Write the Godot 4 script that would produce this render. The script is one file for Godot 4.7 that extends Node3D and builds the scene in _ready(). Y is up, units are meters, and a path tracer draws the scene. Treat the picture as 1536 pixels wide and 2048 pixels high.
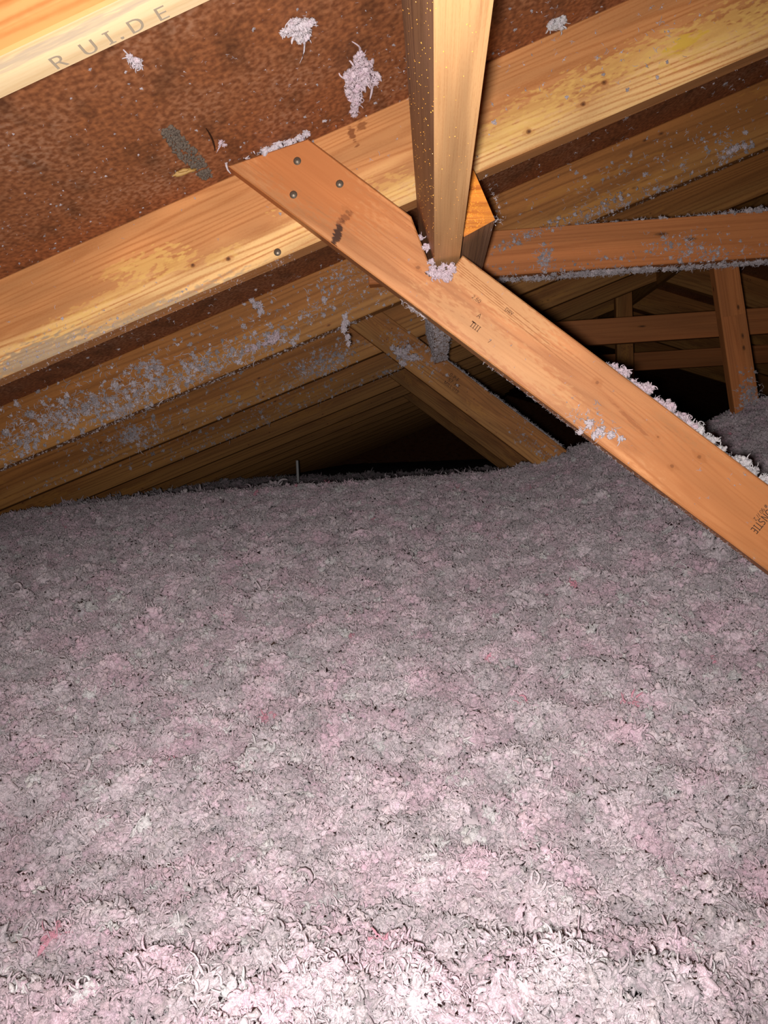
extends Node3D

# An attic seen from a phone held low over blown insulation. x runs along the rafters' spans, y is up,
# the trusses stand at z = -(0.49 + 0.61 k) and the ridge runs away from the camera at x = 1.
const EYE := Vector3(0, 0.62, 0)
const SLOPE := 0.355
const LOW := 0.957          # rafters' lower edge at x = 0
const RAFTER := 0.134       # rafters' height measured upright
const RIDGE := 1.0
const PITCH := 0.61
const PINK := Color(0.86, 0.70, 0.75)

var M := {}
var tufts: Array[ArrayMesh] = []
var wisps: Array[ArrayMesh] = []
var rng := RandomNumberGenerator.new()
var used := {}
var lumps := FastNoiseLite.new()
var swell := FastNoiseLite.new()
var blush := FastNoiseLite.new()
var pale := FastNoiseLite.new()


# ---------------------------------------------------------------- naming and tagging
func numbered(called: String) -> String:
	var n: int = used.get(called, -1) + 1
	used[called] = n
	return called if n == 0 else "%s_%03d" % [called, n]


func tag(o: Node, label: String, category: String, group := "", kind := "") -> Node:
	o.set_meta("label", label)
	o.set_meta("category", category)
	if group != "":
		o.set_meta("group", group)
	if kind != "":
		o.set_meta("kind", kind)
	return o


func thing(called: String, label: String, category: String, at := Vector3.ZERO, group := "") -> Node3D:
	var o := Node3D.new()
	o.name = numbered(called)
	o.position = at
	add_child(o, true)
	tag(o, label, category, group)
	return o


func part(called: String, mesh: Mesh, mat: Material, parent: Node = null) -> MeshInstance3D:
	var o := MeshInstance3D.new()
	o.name = called if parent else numbered(called)
	o.mesh = mesh
	if mat:
		o.material_override = mat
	(parent if parent else self).add_child(o, true)
	return o


# ---------------------------------------------------------------- procedural textures
func noise_bytes(w: int, h: int, freq: float, s: int, squash := 1, octaves := 3) -> PackedByteArray:
	var n := FastNoiseLite.new()
	n.seed = s
	n.frequency = freq
	n.noise_type = FastNoiseLite.TYPE_SIMPLEX_SMOOTH
	n.fractal_octaves = octaves
	var im := n.get_image(maxi(8, w / squash), h, false, false, true)
	im.convert(Image.FORMAT_L8)
	if squash > 1:
		im.resize(w, h, Image.INTERPOLATE_CUBIC)
	return im.get_data()


# Sawn softwood: u along the board, v across it. c0 earlywood, c1 latewood lines, c2 a second tone that takes over towards v = 1.
func wood(w: int, h: int, s: int, c0: Color, c1: Color, c2: Color, rings: float, line: float, fibre: float, two: float) -> PackedByteArray:
	var warp := noise_bytes(w, h, 0.012, s, 16, 2)
	var fine := noise_bytes(w, h, 0.18, s + 1, 24, 3)
	var broad := noise_bytes(w, h, 0.011, s + 2, 5, 3)
	var grit := noise_bytes(w, h, 0.3, s + 3, 2, 2)
	var d := PackedByteArray()
	d.resize(w * h * 3)
	var i := 0
	for y in h:
		var v := float(y) / h
		for x in w:
			var wa := warp[i] / 255.0
			var br := broad[i] / 255.0
			var q := 0.5 + 0.5 * sin(TAU * (v * rings + wa * 3.2))
			q = q * q * q
			var k := clampf(q * line * (0.4 + 1.2 * br) + (fine[i] / 255.0 - 0.5) * fibre + (grit[i] / 255.0 - 0.5) * fibre * 0.5, 0.0, 1.0)
			var t := clampf((v - two + (br - 0.5) * 0.5) * 4.0, 0.0, 1.0)
			var g := 1.0 + (br - 0.5) * 0.22
			var r0 := lerpf(lerpf(c0.r, c2.r, t), c1.r, k) * g
			var g0 := lerpf(lerpf(c0.g, c2.g, t), c1.g, k) * g
			var b0 := lerpf(lerpf(c0.b, c2.b, t), c1.b, k) * g
			d[i * 3] = clampi(int(r0 * 255.0), 0, 255)
			d[i * 3 + 1] = clampi(int(g0 * 255.0), 0, 255)
			d[i * 3 + 2] = clampi(int(b0 * 255.0), 0, 255)
			i += 1
	return d


# A patch with a ragged edge: a knot, a stain, an old glue smear. Centre and radii in pixels.
func patch(d: PackedByteArray, w: int, h: int, cx: float, cy: float, rx: float, ry: float, c: Color, strength: float, ragged: float, s: int, tilt := 0.0) -> void:
	var n := FastNoiseLite.new()
	n.seed = s
	n.frequency = 0.05
	n.fractal_octaves = 4
	var m := maxf(rx, ry) * 1.7
	for y in range(maxi(0, int(cy - m)), mini(h, int(cy + m) + 1)):
		for x in range(maxi(0, int(cx - m)), mini(w, int(cx + m) + 1)):
			var p := Vector2(x - cx, y - cy).rotated(-tilt)
			var e := sqrt(p.x * p.x / (rx * rx) + p.y * p.y / (ry * ry)) + ragged * n.get_noise_2d(x * 0.6, y * 2.0)
			var k := smoothstep(0.0, 0.42, 1.0 - e) * strength
			if k > 0.0:
				var i := (y * w + x) * 3
				d[i] = int(lerpf(d[i], c.r8, k))
				d[i + 1] = int(lerpf(d[i + 1], c.g8, k))
				d[i + 2] = int(lerpf(d[i + 2], c.b8, k))


func knot(d: PackedByteArray, w: int, h: int, cx: float, cy: float, r: float, s: int) -> void:
	patch(d, w, h, cx, cy, r * 3.0, r * 1.4, Color8(168, 104, 54), 0.3, 0.7, s)
	patch(d, w, h, cx, cy, r * 1.15, r, Color8(120, 76, 42), 0.7, 0.35, s + 1)
	patch(d, w, h, cx, cy, r * 0.6, r * 0.55, Color8(80, 48, 28), 0.7, 0.3, s + 2)


func texture(d: PackedByteArray, w: int, h: int) -> ImageTexture:
	var im := Image.create_from_data(w, h, false, Image.FORMAT_RGB8, d)
	return ImageTexture.create_from_image(im)


func lumber(t: Texture2D, rough := 0.62, bump := 0.03) -> StandardMaterial3D:
	var m := StandardMaterial3D.new()
	m.albedo_texture = t
	m.roughness = rough
	m.metallic_specular = 0.35
	if bump > 0.0:
		m.heightmap_enabled = true
		m.heightmap_texture = t
		m.heightmap_scale = bump
	return m


func plain(c: Color, rough := 0.8, metal := 0.0) -> StandardMaterial3D:
	var m := StandardMaterial3D.new()
	m.albedo_color = c
	m.roughness = rough
	m.metallic = metal
	return m


func fluffy(c: Color) -> StandardMaterial3D:
	var m := StandardMaterial3D.new()
	m.albedo_color = c
	m.vertex_color_use_as_albedo = true
	m.roughness = 1.0
	m.metallic_specular = 0.1
	m.cull_mode = BaseMaterial3D.CULL_DISABLED
	m.backlight_enabled = true
	m.backlight = Color(0.7, 0.7, 0.7)
	m.rim_enabled = true
	m.rim = 0.8
	m.rim_tint = 0.6
	m.uv1_triplanar = true
	m.uv1_scale = Vector3.ONE * 45.0
	m.albedo_texture = M.fibre_print
	m.heightmap_enabled = true
	m.heightmap_texture = M.fibre_print
	m.heightmap_scale = 0.045
	return m


func make_materials() -> void:
	# the first full rafter: 1.3 m of board to 2048 pixels, starting at s = -0.7
	var w := 2048
	var h := 192
	var d := wood(w, h, 11, Color8(198, 138, 86), Color8(164, 102, 56), Color8(224, 182, 122), 13.0, 0.5, 0.5, 0.55)
	var px := w / 1.3
	var gold := Color8(226, 184, 104)
	for a in [[-0.475, 0.42, 0.030, 14.0, 0.5], [-0.43, 0.5, 0.05, 26.0, 0.75], [-0.39, 0.62, 0.03, 18.0, 0.6], [-0.5, 0.66, 0.08, 12.0, 0.45], [-0.226, 0.52, 0.02, 9.0, 0.7], [-0.58, 0.75, 0.07, 16.0, 0.5], [-0.33, 0.72, 0.025, 14.0, 0.5],
			[0.13, 0.62, 0.09, 28.0, 0.6], [0.25, 0.56, 0.10, 26.0, 0.7], [0.37, 0.64, 0.10, 36.0, 0.8], [0.48, 0.72, 0.08, 36.0, 0.8], [0.08, 0.76, 0.1, 22.0, 0.6], [-0.12, 0.8, 0.09, 30.0, 0.5]]:
		patch(d, w, h, (a[0] + 0.7) * px, a[1] * h, a[2] * px, a[3], gold, a[4] * 0.8, 1.3, int(a[0] * 1000) + 900)
	patch(d, w, h, (0.33 + 0.7) * px, 0.62 * h, 42, 16, Color8(216, 176, 62), 0.7, 0.9, 71)
	patch(d, w, h, (-0.108 + 0.7) * px, 0.12 * h, 8, 26, Color8(112, 62, 32), 0.7, 0.8, 72)
	patch(d, w, h, (-0.092 + 0.7) * px, 0.07 * h, 12, 11, Color8(116, 66, 34), 0.6, 0.8, 73)
	patch(d, w, h, (-0.63 + 0.7) * px, 0.93 * h, 150, 34, Color8(158, 140, 118), 0.75, 0.7, 74)
	patch(d, w, h, (-0.45 + 0.7) * px, 1.02 * h, 260, 24, Color8(158, 140, 118), 0.6, 0.7, 75)
	for a in [[0.219, 0.665], [0.185, 0.783], [0.108, 0.82], [-0.375, 0.70], [-0.326, 0.79]]:
		knot(d, w, h, (a[0] + 0.7) * px, a[1] * h, 5.5, int(a[0] * 1000) + 700)
	M.rafter_main = lumber(texture(d, w, h), 0.55)

	# other rafters, dimmer and browner
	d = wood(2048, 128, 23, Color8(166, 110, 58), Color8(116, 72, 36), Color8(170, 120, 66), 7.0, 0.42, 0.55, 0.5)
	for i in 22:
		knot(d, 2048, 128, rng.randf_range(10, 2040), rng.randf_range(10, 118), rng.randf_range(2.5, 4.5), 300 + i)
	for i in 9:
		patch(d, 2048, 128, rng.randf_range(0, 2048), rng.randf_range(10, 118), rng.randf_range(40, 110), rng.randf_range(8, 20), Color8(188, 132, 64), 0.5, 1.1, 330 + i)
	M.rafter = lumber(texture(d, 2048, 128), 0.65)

	# the rafter nearest the camera
	d = wood(1024, 128, 31, Color8(196, 136, 80), Color8(168, 104, 54), Color8(202, 144, 88), 7.0, 0.8, 0.5, 0.6)
	M.rafter_near = lumber(texture(d, 1024, 128), 0.55)
	d = wood(1024, 64, 37, Color8(206, 182, 142), Color8(188, 156, 112), Color8(202, 176, 136), 4.0, 0.5, 0.5, 0.6)
	for i in 26:
		patch(d, 1024, 64, rng.randf_range(0, 1024), rng.randf_range(0, 26), rng.randf_range(14, 50), rng.randf_range(3, 9), Color8(176, 158, 136), 0.5, 1.2, 350 + i)
	M.rafter_near_edge = lumber(texture(d, 1024, 64), 0.6)

	# the big diagonal board: 1.0 m to 2048 pixels, starting at s = -0.3
	h = 176
	d = wood(w, h, 41, Color8(190, 128, 80), Color8(158, 96, 54), Color8(198, 138, 90), 9.0, 0.42, 0.4, 0.7)
	patch(d, w, h, 240, 60, 300, 110, Color8(184, 112, 62), 0.7, 0.5, 401)
	patch(d, w, h, 1700, 100, 420, 120, Color8(190, 120, 70), 0.55, 0.5, 402)
	patch(d, w, h, 860, 30, 250, 46, Color8(210, 160, 108), 0.6, 0.6, 403)
	patch(d, w, h, 950, 130, 300, 44, Color8(208, 158, 106), 0.5, 0.6, 404)
	for i in 9:
		patch(d, w, h, 640 + i * 46, 14 + i * 3.2 + (i % 3) * 9, 150, 1.6, Color8(156, 98, 52), 0.75, 0.5, 410 + i, 0.03)
	for a in [[-0.098, 0.5, 8.0], [0.019, 0.53, 9.0], [0.295, 0.30, 8.0], [0.458, 0.27, 9.0], [0.438, 0.62, 8.0], [0.40, 0.4, 4.0]]:
		patch(d, w, h, (a[0] + 0.3) * 2048, a[1] * h, a[2] * 2.6, a[2] * 1.3, Color8(168, 104, 58), 0.5, 0.8, int(a[0] * 999) + 440)
		patch(d, w, h, (a[0] + 0.3) * 2048, a[1] * h, a[2] * 0.8, a[2] * 0.6, Color8(132, 80, 44), 0.7, 0.5, int(a[0] * 999) + 441)
	patch(d, w, h, (-0.092 + 0.3) * 2048, 0.84 * h, 13, 40, Color8(58, 34, 22), 0.9, 0.6, 430, -0.35)
	patch(d, w, h, (-0.096 + 0.3) * 2048, 0.62 * h, 12, 30, Color8(120, 66, 34), 0.6, 0.8, 431, 0.3)
	patch(d, w, h, (0.36 + 0.3) * 2048, 0.45 * h, 70, 6, Color8(146, 84, 46), 0.5, 0.9, 432, 0.12)
	M.diagonal = lumber(texture(d, w, h), 0.5)

	# orange webs and ties
	d = wood(1024, 128, 53, Color8(196, 124, 72), Color8(156, 92, 50), Color8(190, 118, 68), 6.0, 0.4, 0.5, 0.6)
	for i in 7:
		knot(d, 1024, 128, rng.randf_range(10, 1010), rng.randf_range(20, 108), 6.5, 500 + i)
	M.tie = lumber(texture(d, 1024, 128), 0.6)

	# rough-sawn brace running away from the camera
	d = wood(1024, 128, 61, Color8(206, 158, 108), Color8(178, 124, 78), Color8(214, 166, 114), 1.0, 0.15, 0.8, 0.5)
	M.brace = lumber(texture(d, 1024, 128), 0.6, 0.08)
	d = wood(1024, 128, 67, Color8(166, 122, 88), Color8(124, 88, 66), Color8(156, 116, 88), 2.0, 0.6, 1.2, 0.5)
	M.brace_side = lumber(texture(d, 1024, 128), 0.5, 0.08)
	M.end_grain = lumber(texture(wood(256, 256, 71, Color8(222, 138, 52), Color8(176, 96, 34), Color8(214, 132, 50), 6.0, 0.6, 0.9, 0.5), 256, 256), 0.4, 0.08)

	# roof boards: stained plywood, 1 m to the repeat
	w = 1024
	h = 1024
	var a0 := noise_bytes(w, h, 0.006, 81, 1, 4)
	var a1 := noise_bytes(w, h, 0.1, 82, 1, 3)
	var a2 := noise_bytes(w, h, 0.16, 83, 4, 3)
	var a3 := noise_bytes(w, h, 0.016, 84, 2, 5)
	d = PackedByteArray()
	d.resize(w * h * 3)
	for i in w * h:
		var k := clampf((a1[i] / 255.0 - 0.5) * 1.2 + (a2[i] / 255.0 - 0.5) * 0.5 + 0.5, 0.0, 1.0)
		var ash := clampf((a0[i] / 255.0 - 0.36) * 2.0, 0.0, 1.0) * clampf((a1[i] / 255.0 - 0.35) * 2.5, 0.0, 1.0)
		var dark := clampf((a3[i] / 255.0 - 0.5) * 2.2, 0.0, 1.0) * 0.25
		var r := lerpf(lerpf(118.0, 178.0, k), 176.0, ash * 0.6) * (1.0 - dark)
		var g := lerpf(lerpf(70.0, 113.0, k), 140.0, ash * 0.6) * (1.0 - dark)
		var b := lerpf(lerpf(44.0, 70.0, k), 118.0, ash * 0.6) * (1.0 - dark)
		d[i * 3] = int(r)
		d[i * 3 + 1] = int(g)
		d[i * 3 + 2] = int(b)
	M.roof = lumber(texture(d, w, h), 0.7, 0.06)

	# the matted hair of the wool itself: a quarter of a millimetre to the pixel
	var f0 := noise_bytes(256, 256, 0.07, 95, 1, 3)
	var f1 := noise_bytes(256, 256, 0.16, 96, 5, 2)
	d = PackedByteArray()
	d.resize(256 * 256 * 3)
	for y in 256:
		for x in 256:
			var v := 0.5 * f0[y * 256 + x] + 0.25 * f1[y * 256 + x] + 0.25 * f1[x * 256 + y]
			var q := clampi(int(205.0 + (v - 128.0) * 0.75), 120, 255)
			for c in 3:
				d[(y * 256 + x) * 3 + c] = q
	M.fibre_print = texture(d, 256, 256)
	M.fluff = fluffy(Color.WHITE)
	M.bed = plain(Color(0.5, 0.43, 0.45).linear_to_srgb(), 1.0)
	M.nail = plain(Color8(112, 100, 86), 0.45, 0.55)
	M.ink = plain(Color8(58, 40, 30), 0.9)
	M.faint_ink = plain(Color8(138, 124, 104), 0.9)
	M.brown_ink = plain(Color8(92, 60, 38), 0.9)
	M.mud = plain(Color8(98, 86, 75), 1.0)
	M.husk = plain(Color8(176, 138, 76), 0.6)
	M.board = plain(Color8(190, 186, 180), 0.9)
	M.resin = plain(Color8(255, 176, 70), 0.12)
	M.pale = plain(Color8(206, 204, 204), 0.6)


# ---------------------------------------------------------------- timber
func inset(poly: PackedVector2Array, by: float) -> PackedVector2Array:
	var out := PackedVector2Array()
	var n := poly.size()
	for i in n:
		var p := poly[i]
		var a := (p - poly[(i + n - 1) % n]).normalized()
		var b := (poly[(i + 1) % n] - p).normalized()
		var na := Vector2(-a.y, a.x)
		var nb := Vector2(-b.y, b.x)
		var m := na + nb
		out.append(p + m * (by / maxf(0.35, 0.5 * m.length_squared())))
	return out


func tri(st: SurfaceTool, a: Vector3, b: Vector3, c: Vector3, ua: Vector2, ub: Vector2, uc: Vector2, towards: Vector3) -> void:
	# Godot's front faces run clockwise
	var flip := (b - a).cross(c - a).dot(towards) > 0.0
	var v := [a, c, b] if flip else [a, b, c]
	var u := [ua, uc, ub] if flip else [ua, ub, uc]
	st.set_normal(towards)
	for i in 3:
		st.set_uv(u[i])
		st.add_vertex(v[i])


# A board lying in the plane of a truss: outline counterclockwise in x and y, front at z1, back at z0; s along dir from org, t across from the upper edge.
func board(poly: PackedVector2Array, z0: float, z1: float, org: Vector2, dir: Vector2, wide: float, s0: float, long: float, edges_only := false, faces_only := false, ch := 0.0018) -> ArrayMesh:
	var st := SurfaceTool.new()
	st.begin(Mesh.PRIMITIVE_TRIANGLES)
	var down := Vector2(dir.y, -dir.x)
	if down.y > 0:
		down = -down
	var uv := func(p: Vector2) -> Vector2: return Vector2(((p - org).dot(dir) - s0) / long, (p - org).dot(down) / wide)
	var small := inset(poly, ch)
	var n := poly.size()
	if not edges_only:
		var idx := Geometry2D.triangulate_polygon(small)
		for k in range(0, idx.size(), 3):
			var a := small[idx[k]]
			var b := small[idx[k + 1]]
			var c := small[idx[k + 2]]
			for f in [[z1, 1.0], [z0, -1.0]]:
				tri(st, Vector3(a.x, a.y, f[0]), Vector3(b.x, b.y, f[0]), Vector3(c.x, c.y, f[0]), uv.call(a), uv.call(b), uv.call(c), Vector3(0, 0, f[1]))
		for i in n:
			var j := (i + 1) % n
			var e := (poly[j] - poly[i]).normalized()
			var o := Vector3(e.y, -e.x, 0)
			for f in [[z1, 1.0], [z0, -1.0]]:
				var q := [Vector3(small[i].x, small[i].y, f[0]), Vector3(small[j].x, small[j].y, f[0]), Vector3(poly[j].x, poly[j].y, f[0] - f[1] * ch), Vector3(poly[i].x, poly[i].y, f[0] - f[1] * ch)]
				var w := [uv.call(small[i]), uv.call(small[j]), uv.call(poly[j]), uv.call(poly[i])]
				var nn: Vector3 = (o + Vector3(0, 0, f[1])).normalized()
				tri(st, q[0], q[1], q[2], w[0], w[1], w[2], nn)
				tri(st, q[0], q[2], q[3], w[0], w[2], w[3], nn)
	if not faces_only:
		for i in n:
			var j := (i + 1) % n
			var e := (poly[j] - poly[i]).normalized()
			var o := Vector3(e.y, -e.x, 0)
			var q := [Vector3(poly[i].x, poly[i].y, z1 - ch), Vector3(poly[j].x, poly[j].y, z1 - ch), Vector3(poly[j].x, poly[j].y, z0 + ch), Vector3(poly[i].x, poly[i].y, z0 + ch)]
			var ua := ((poly[i] - org).dot(dir) - s0) / long
			var ub := ((poly[j] - org).dot(dir) - s0) / long
			var vz := (z1 - z0) / (wide if not edges_only else (z1 - z0))
			var w := [Vector2(ua, 0), Vector2(ub, 0), Vector2(ub, vz), Vector2(ua, vz)]
			tri(st, q[0], q[1], q[2], w[0], w[1], w[2], o)
			tri(st, q[0], q[2], q[3], w[0], w[2], w[3], o)
	return st.commit()


# A stick running along z: section counterclockwise in x and y; only the sides listed are made (-1 for the two ends).
func stick(poly: PackedVector2Array, z0: float, z1: float, sides: Array, long := 1.0, sag := Vector2.ZERO) -> ArrayMesh:
	var st := SurfaceTool.new()
	st.begin(Mesh.PRIMITIVE_TRIANGLES)
	var n := poly.size()
	var steps := 24
	for i in n:
		if not i in sides:
			continue
		var j := (i + 1) % n
		var e := (poly[j] - poly[i]).normalized()
		var o := Vector3(e.y, -e.x, 0)
		for k in steps:
			var ka := float(k) / steps
			var kb := float(k + 1) / steps
			var za := lerpf(z1, z0, ka)
			var zb := lerpf(z1, z0, kb)
			var q := [poly[i] + sag * ka, poly[j] + sag * ka, poly[j] + sag * kb, poly[i] + sag * kb]
			var v := [Vector3(q[0].x, q[0].y, za), Vector3(q[1].x, q[1].y, za), Vector3(q[2].x, q[2].y, zb), Vector3(q[3].x, q[3].y, zb)]
			var w := [Vector2(-za / long, 0), Vector2(-za / long, 1), Vector2(-zb / long, 1), Vector2(-zb / long, 0)]
			tri(st, v[0], v[1], v[2], w[0], w[1], w[2], o)
			tri(st, v[0], v[2], v[3], w[0], w[2], w[3], o)
	if -1 in sides:
		for f in [[z1, 1.0, Vector2.ZERO], [z0, -1.0, sag]].slice(0, 1 if sides.size() == 1 else 2):
			var idx := Geometry2D.triangulate_polygon(poly)
			for k in range(0, idx.size(), 3):
				var p := [poly[idx[k]] + f[2], poly[idx[k + 1]] + f[2], poly[idx[k + 2]] + f[2]]
				tri(st, Vector3(p[0].x, p[0].y, f[0]), Vector3(p[1].x, p[1].y, f[0]), Vector3(p[2].x, p[2].y, f[0]), p[0] * 10.0, p[1] * 10.0, p[2] * 10.0, Vector3(0, 0, f[1]))
	return st.commit()


func box(size: Vector3) -> BoxMesh:
	var b := BoxMesh.new()
	b.size = size
	return b


func nail_head(at: Vector3, parent: Node, r := 0.0052) -> void:
	var st := SurfaceTool.new()
	st.begin(Mesh.PRIMITIVE_TRIANGLES)
	var prof := [Vector2(0, 0.0022), Vector2(r * 0.6, 0.0020), Vector2(r * 0.9, 0.0012), Vector2(r, 0.0002), Vector2(r * 0.8, -0.001)]
	for k in prof.size() - 1:
		for i in 12:
			var a := TAU * i / 12.0
			var b := TAU * (i + 1) / 12.0
			var p := func(q: Vector2, g: float) -> Vector3: return Vector3(q.x * cos(g), q.x * sin(g), q.y)
			var mid: Vector3 = (p.call(prof[k], a) + p.call(prof[k + 1], b)) * 0.5
			var nn := (Vector3(mid.x, mid.y, 0) * 0.6 + Vector3(0, 0, r * 0.6)).normalized()
			tri(st, p.call(prof[k], a), p.call(prof[k + 1], a), p.call(prof[k + 1], b), Vector2.ZERO, Vector2.ZERO, Vector2.ZERO, nn)
			if k > 0:
				tri(st, p.call(prof[k], a), p.call(prof[k + 1], b), p.call(prof[k], b), Vector2.ZERO, Vector2.ZERO, Vector2.ZERO, nn)
	var o := part("nail_head", st.commit(), M.nail, parent)
	o.position = at
	o.set_meta("label", "dark steel nail head")


func lettering(text: String, size: float, at: Vector3, basis_: Basis, mat: Material, parent: Node, label: String, gap := 0.0, squeeze := 1.0) -> void:
	var f := SystemFont.new()
	f.font_names = PackedStringArray(["Droid Sans"])
	var t := TextMesh.new()
	t.font = f
	t.text = text
	t.font_size = 64
	t.pixel_size = size / 46.0
	t.depth = 0.0004
	t.horizontal_alignment = HORIZONTAL_ALIGNMENT_LEFT
	var o := part("stamp", t, mat, parent)
	o.transform = Transform3D(basis_ * Basis.from_scale(Vector3(squeeze, 1, 1)), at)
	o.set_meta("label", label)


# ---------------------------------------------------------------- insulation
var ico_v: Array[Vector3] = []
var ico_f: Array = []


func icosphere(level: int) -> Array:
	var g := (1.0 + sqrt(5.0)) / 2.0
	var v: Array[Vector3] = []
	for p in [Vector3(-1, g, 0), Vector3(1, g, 0), Vector3(-1, -g, 0), Vector3(1, -g, 0), Vector3(0, -1, g), Vector3(0, 1, g), Vector3(0, -1, -g), Vector3(0, 1, -g), Vector3(g, 0, -1), Vector3(g, 0, 1), Vector3(-g, 0, -1), Vector3(-g, 0, 1)]:
		v.append(p.normalized())
	var f := [[0, 11, 5], [0, 5, 1], [0, 1, 7], [0, 7, 10], [0, 10, 11], [1, 5, 9], [5, 11, 4], [11, 10, 2], [10, 7, 6], [7, 1, 8], [3, 9, 4], [3, 4, 2], [3, 2, 6], [3, 6, 8], [3, 8, 9], [4, 9, 5], [2, 4, 11], [6, 2, 10], [8, 6, 7], [9, 8, 1]]
	for l in level:
		var nf := []
		var mid := {}
		for t in f:
			var m := []
			for k in 3:
				var a: int = mini(t[k], t[(k + 1) % 3])
				var b: int = maxi(t[k], t[(k + 1) % 3])
				var key := a * 100000 + b
				if not mid.has(key):
					mid[key] = v.size()
					v.append((v[a] + v[b]).normalized())
				m.append(mid[key])
			nf.append_array([[t[0], m[0], m[2]], [t[1], m[1], m[0]], [t[2], m[2], m[1]], [m[0], m[1], m[2]]])
		f = nf
	return [v, f]


func blob(st: SurfaceTool, ico: Array, xf: Transform3D, amp: float, freq: float, c: Color, s: int) -> void:
	var n := FastNoiseLite.new()
	n.seed = s
	n.frequency = freq
	n.fractal_octaves = 3
	var p: Array[Vector3] = []
	for v: Vector3 in ico[0]:
		var q := v * maxf(0.45, 1.0 + amp * n.get_noise_3d(v.x, v.y, v.z) * 1.6)
		q.y += 0.25 * v.x * v.x
		p.append(xf * q)
	st.set_color(c)
	for t in ico[1]:
		st.add_vertex(p[t[0]])
		st.add_vertex(p[t[2]])
		st.add_vertex(p[t[1]])


func curl(st: SurfaceTool, r: RandomNumberGenerator, at: Vector3, dir: Vector3, long: float, thick: float, c: Color, most := 0.75) -> void:
	var bend := Vector3(r.randf_range(-1, 1), r.randf_range(-1, 1), r.randf_range(-1, 1)).normalized()
	var turn := r.randf_range(most / 3.0, most)
	var segs := 5
	var ringp := []
	var p := at
	var d := dir.normalized()
	for k in segs + 1:
		var side := d.cross(Vector3(0.3, 0.9, 0.2)).normalized()
		var up := side.cross(d).normalized()
		var t := float(k) / segs
		var w := thick * (0.35 + 1.3 * sin(PI * clampf(t * 0.8 + 0.15, 0, 1)))
		ringp.append([p + side * w, p + up * w * 0.55, p - side * w, p - up * w * 0.55])
		p += d * long / segs
		d = d.rotated(bend, turn).normalized()
	st.set_color(c)
	for k in segs:
		for i in 4:
			var j := (i + 1) % 4
			for q in [ringp[k][i], ringp[k + 1][i], ringp[k + 1][j], ringp[k][i], ringp[k + 1][j], ringp[k][j]]:
				st.add_vertex(q)


func random_basis(r: RandomNumberGenerator) -> Basis:
	return Basis(Quaternion.from_euler(Vector3(r.randf_range(-PI, PI), r.randf_range(-PI, PI), r.randf_range(-PI, PI))))


func make_tufts() -> void:
	var i1 := icosphere(1)
	var i2 := icosphere(2)
	for k in 7:
		var r := RandomNumberGenerator.new()
		r.seed = 4000 + k
		var st := SurfaceTool.new()
		st.begin(Mesh.PRIMITIVE_TRIANGLES)
		st.set_smooth_group(0)
		for i in 2:
			var b := random_basis(r) * Basis.from_scale(Vector3(r.randf_range(0.0055, 0.0095), r.randf_range(0.0035, 0.006), r.randf_range(0.0045, 0.0075)))
			blob(st, i2, Transform3D(b, Vector3(r.randf_range(-5, 5), r.randf_range(-2, 2), r.randf_range(-5, 5)) * 0.001), 0.85, 2.2, Color(1, 1, 1) * r.randf_range(0.93, 1.0), k * 50 + i)
		for i in 7:
			var b := random_basis(r) * Basis.from_scale(Vector3(r.randf_range(0.003, 0.0058), r.randf_range(0.0019, 0.0038), r.randf_range(0.0024, 0.0042)))
			blob(st, i2 if i < 4 else i1, Transform3D(b, Vector3(r.randf_range(-9, 9), r.randf_range(-2, 6), r.randf_range(-9, 9)) * 0.001), 0.75, 2.0, Color(1, r.randf_range(0.93, 1.0), r.randf_range(0.95, 1.0)) * r.randf_range(0.9, 1.04), k * 50 + 10 + i)
		for i in 7:
			var d := Vector3(r.randf_range(-1, 1), r.randf_range(-0.1, 0.8), r.randf_range(-1, 1)).normalized()
			curl(st, r, d * 0.004 + Vector3(r.randf_range(-5, 5), 2, r.randf_range(-5, 5)) * 0.001, d, r.randf_range(0.007, 0.015), r.randf_range(0.0005, 0.0013), Color(1, 0.98, 0.98) * r.randf_range(0.95, 1.08))
		if k >= 5:
			for i in 7:
				var d := Vector3(r.randf_range(-1, 1), r.randf_range(0.0, 0.5), r.randf_range(-1, 1)).normalized()
				curl(st, r, Vector3(r.randf_range(-7, 7), 3, r.randf_range(-7, 7)) * 0.001, d, r.randf_range(0.010, 0.020), r.randf_range(0.0006, 0.0013), Color(1, 1, 1) * r.randf_range(1.0, 1.15))
		st.generate_normals()
		st.index()
		tufts.append(st.commit())
	for k in 5:
		var r := RandomNumberGenerator.new()
		r.seed = 4100 + k
		var st := SurfaceTool.new()
		st.begin(Mesh.PRIMITIVE_TRIANGLES)
		st.set_smooth_group(0)
		if k < 2:
			blob(st, i1, Transform3D(random_basis(r) * Basis.from_scale(Vector3(0.003, 0.0018, 0.0024)), Vector3.ZERO), 0.6, 1.4, Color(1, 1, 1), 900 + k)
		for i in [2, 2, 1, 2, 3][k]:
			var d := Vector3(r.randf_range(-1, 1), r.randf_range(0.0, 0.4), r.randf_range(-1, 1)).normalized()
			curl(st, r, Vector3(r.randf_range(-4, 4), 0.5, r.randf_range(-4, 4)) * 0.001, d, r.randf_range(0.007, 0.019), r.randf_range(0.00025, 0.0006), Color(1, 1, 1) * r.randf_range(0.9, 1.05))
		st.generate_normals()
		st.index()
		wisps.append(st.commit())


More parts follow.
